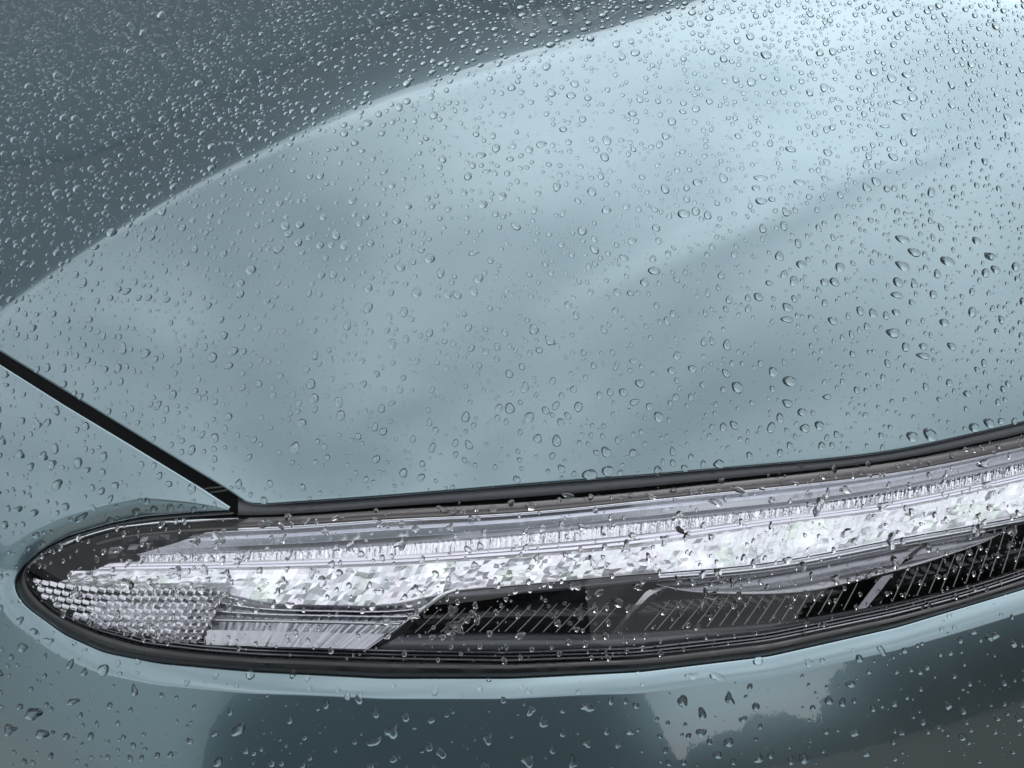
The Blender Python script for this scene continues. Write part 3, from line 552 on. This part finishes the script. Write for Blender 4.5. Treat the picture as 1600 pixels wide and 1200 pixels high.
order = np.argsort(-rad); cu, cv_, cr, rad = cu[order], cv_[order], cr[order], rad[order]
P = hit(cu, cv_); cellg = {}; CS = .006
def put(x, y, r): cellg.setdefault((int(x // CS), int(y // CS)), []).append((x, y, r))
def free(x, y, r):
    i, j = int(x // CS), int(y // CS)
    for a in (-1, 0, 1):
        for b in (-1, 0, 1):
            for (x2, y2, r2) in cellg.get((i + a, j + b), ()):
                if (x - x2) ** 2 + (y - y2) ** 2 < (1.06 * (r + r2)) ** 2: return False
    return True
Pb = hit(bu, bv)
for p, r_ in zip(Pb, ba): put(p[0], p[1], r_)
LIMIT = 13500; sel = []
# even out: take candidates in random order among sizes, big ones first in each batch
quota = 0
for i in rng.permutation(N):
    if len(sel) >= LIMIT: break
    if free(P[i, 0], P[i, 1], rad[i]): put(P[i, 0], P[i, 1], rad[i]); sel.append(i)
sel = np.array(sel); su, sv, sr, srad = cu[sel], cv_[sel], cr[sel], rad[sel]; ns_ = len(sel)
asp = 1 + np.abs(rng.normal(0, .22, ns_)) + .25 * (srad > .0012) * rng.random(ns_); asp[sr == 3] += .1
du = np.concatenate([bu, su]); dv = np.concatenate([bv, sv]); dr = np.concatenate([breg, sr]); da = np.concatenate([ba, srad * np.sqrt(asp)]); db = np.concatenate([bb, srad / np.sqrt(asp)])
dang = np.concatenate([bang, rng.normal(0, .45, ns_)]); ND = len(du)
alpha = np.radians(rng.uniform(72, 89, ND)); alpha[dr >= 3] = np.radians(rng.uniform(34, 52, (dr >= 3).sum()))
flat = (dr == 3) & (np.arange(ND) >= len(bu)) & (rng.random(ND) < .22)
qf = (dv - np.interp(du, ul, vt)) / np.maximum(1, np.interp(du, ul, vb) - np.interp(du, ul, vt)); flat &= (qf > .15) & (qf < .8) & (du > 110); da[flat] *= 1.7; db[flat] *= 2.0; alpha[flat] *= .42      # smeared flat water on the lens
tear = rng.normal(.06, .12, ND) + .12 * (da / db - 1); wob = rng.normal(0, 1, (ND, 3)) * np.array([.03, .035, .012]) * (1 + 1.3 * (dr[:, None] >= 2)) * (1 + .8 * (da[:, None] > .0022)) * (1 + 1.2 * flat[:, None]); ph = rng.uniform(0, 6.28, ND)
def px_size(u, v, a, b):
    p = hit(u, v); d = np.linalg.norm(p - CAM, axis=1); return 2 * F * np.sqrt(a * b) / d * np.sqrt(np.maximum(.15, -np.einsum('ij,ij->i', normal(p), (p - CAM) / d[:, None])))
size = px_size(du, dv, da, db); vis = (du > 2) & (du < 1598) & (dv > 2) & (dv < 1198)
rank = np.argsort(-(size * vis + (np.arange(ND) < len(bu)) * 3)); one = rank[:295]; rest = rank[295:]
# each large drop is an object of its own
f_open, f_closed = drop_faces(), drop_faces(floor=True)
Vone = build_drops(du[one], dv[one], da[one], db[one], dang[one], alpha[one], tear[one], wob[one], ph[one], dr[one])
def zone(u, v, r):
    if r == 4: return 'on the black rubber seal under the bonnet edge'
    if r == 3:
        if u < 320 and v > 915: return 'on the lens over the reflex cells'
        if u < 330: return 'on the lens at its pointed dark outer end'
        if v < float(trim_b(u)) + 2: return 'on the brown-grey trim along the top of the lens, ' + ('outer third' if u < 700 else 'middle third' if u < 1130 else 'inner third')
        if v < float(band_b(u)): return 'on the smooth grey band of the lens, ' + ('outer half' if u < 800 else 'inner half')
        if u < 690 and v > float(bar_b(u)): return 'on the lens over the stepped outer reflector'
        if v < float(prism_b(u)) + 5: return 'on the lens over the sparkling silvery band, ' + ('outer half' if u < 800 else 'inner half')
        if v > float(win_b(u)) - 3: return 'on the lens over the grey ledge below the black window'
        return 'on the lens over the black window, ' + ('outer half' if u < 1060 else 'inner half')
    if r == 2:
        if v < 700: return 'on the wing beside the upper end of the black gap'
        if v < 780: return 'on the wing under the lower end of the black gap'
        if v < 850 and u < 356: return 'on the wing just above the pointed headlight end'
        if u < 110: return 'on the bumper skin outside and below the pointed headlight end'
        if u < 470: return 'on the pale outer bumper below the reflex cells'
        if v < 1100 and abs(v - 1075) < 40 and u < 800: return 'on the bumper lip above the dark mirrored block'
        if u < 800: return 'on the dark mirrored block of the bumper, outer half'
        if u < 1050: return 'on the dark mirrored block of the bumper, inner half'
        if u < 1300: return 'on the patchy pale and dark reflection of the bumper'
        return 'on the bumper under the inner end of the headlight'
    vc = np.interp(u, [p[0] for p in CREASE], [p[1] for p in CREASE]) if u < 1180 else -99
    if v < vc - 4:
        if u < 130: return 'on the dark bonnet top, outermost stretch' + (', far up' if v < 220 else ' near the sharp crease')
        if u < 340: return 'on the dark bonnet top, middle stretch' + (', far up' if v < 150 else ' near the sharp crease')
        return 'on the dark bonnet top by the mirrored letters' if u > 680 else 'on the dark bonnet top, stretch before the mirrored letters'
    ve_ = float(np.interp(u, edge[:, 0], edge[:, 1]))
    if ve_ - v < 75:
        return 'on the bonnet beside the black gap' if u < 380 else 'on the lowest bonnet strip above the rubber seal, ' + ('outer part' if u < 900 else 'middle part' if u < 1200 else 'inner part')
    if v < vc + 55: return 'on the pale bonnet just under the sharp crease, ' + ('outer part' if u < 420 else 'inner part')
    if u < 300: return 'on the pale outer bonnet corner between crease and gap'
    if u < 560: return 'on the pale outer bonnet, ' + ('upper part' if v < 360 else 'middle part' if v < 500 else 'lower part') + (' nearer the wing' if u < 430 else ' nearer the car middle')
    if u > 1180 and v < 250: return 'on the bright bonnet top above the soft second crease'
    if u > 1300: return 'on the bonnet flank under the soft second crease, ' + ('upper part' if v < 480 else 'lower part')
    if u > 900: return 'on the middle of the bonnet flank, ' + ('upper part' if v < 400 else 'central part' if v < 570 else 'lower part')
    return 'on the central pale bonnet, ' + ('upper part' if v < 260 else 'middle part' if v < 430 else 'lower part') + (' towards the wing' if u < 730 else ' towards the car middle')
def shape(k):
    q = da[k] / db[k]
    return 'long' if q > 1.75 else 'oval' if q > 1.22 else 'round'
ORD = ['largest', 'second largest', 'third largest', 'fourth largest', 'fifth largest', 'sixth largest', 'seventh largest', 'eighth largest', 'ninth largest', 'tenth largest', 'eleventh largest', 'twelfth largest']
zones = {}
for i, k in enumerate(one): zones.setdefault(zone(du[k], dv[k], dr[k]), []).append(i)
labels = {}
for z, items in zones.items():
    items.sort(key=lambda i: -size[one[i]])
    for p, i in enumerate(items):
        k = one[i]; labels[i] = (f'{ORD[p]} raindrop ' if p < len(ORD) else f'smaller {shape(k)} raindrop ') + z, 'raindrops ' + z
for i, k in enumerate(one):
    me = mesh('raindrop', Vone[i] - Vone[i, -1], f_closed if dr[k] == 3 else f_open); me.materials.append(water)
    o = bpy.data.objects.new('raindrop', me); COL.objects.link(o); o.location = Vone[i, -1]
    o['label'], o['group'] = labels[i]; o['category'] = 'raindrop'
# the many small ones, joined
for nm, sel_, fl in (('raindrops', rest[dr[rest] != 3], False), ('raindrops', rest[dr[rest] == 3], True)):
    big_ = size[sel_] > 5.5
    for idx, ns2, rho2 in ((sel_, 12, np.array([1, .92, .74, .45])),):
        Vr = build_drops(du[idx], dv[idx], da[idx], db[idx], dang[idx], alpha[idx], tear[idx], wob[idx], ph[idx], dr[idx], ns2, rho2)
        Fr = drop_faces(ns2, len(rho2), fl); k = Vr.shape[1]; Q = (Fr[None] + (np.arange(len(idx)) * k)[:, None, None]).reshape(-1, 3)
        o = link('fine_raindrops', mesh('fine_raindrops', Vr.reshape(-1, 3), Q), water, None, 'stuff'); o['label'] = 'countless fine raindrops ' + ('on the clear headlight lens' if fl else 'beading on the teal paint'); o['category'] = 'raindrops'
print('drops', ND, len(one), len(sel), N)
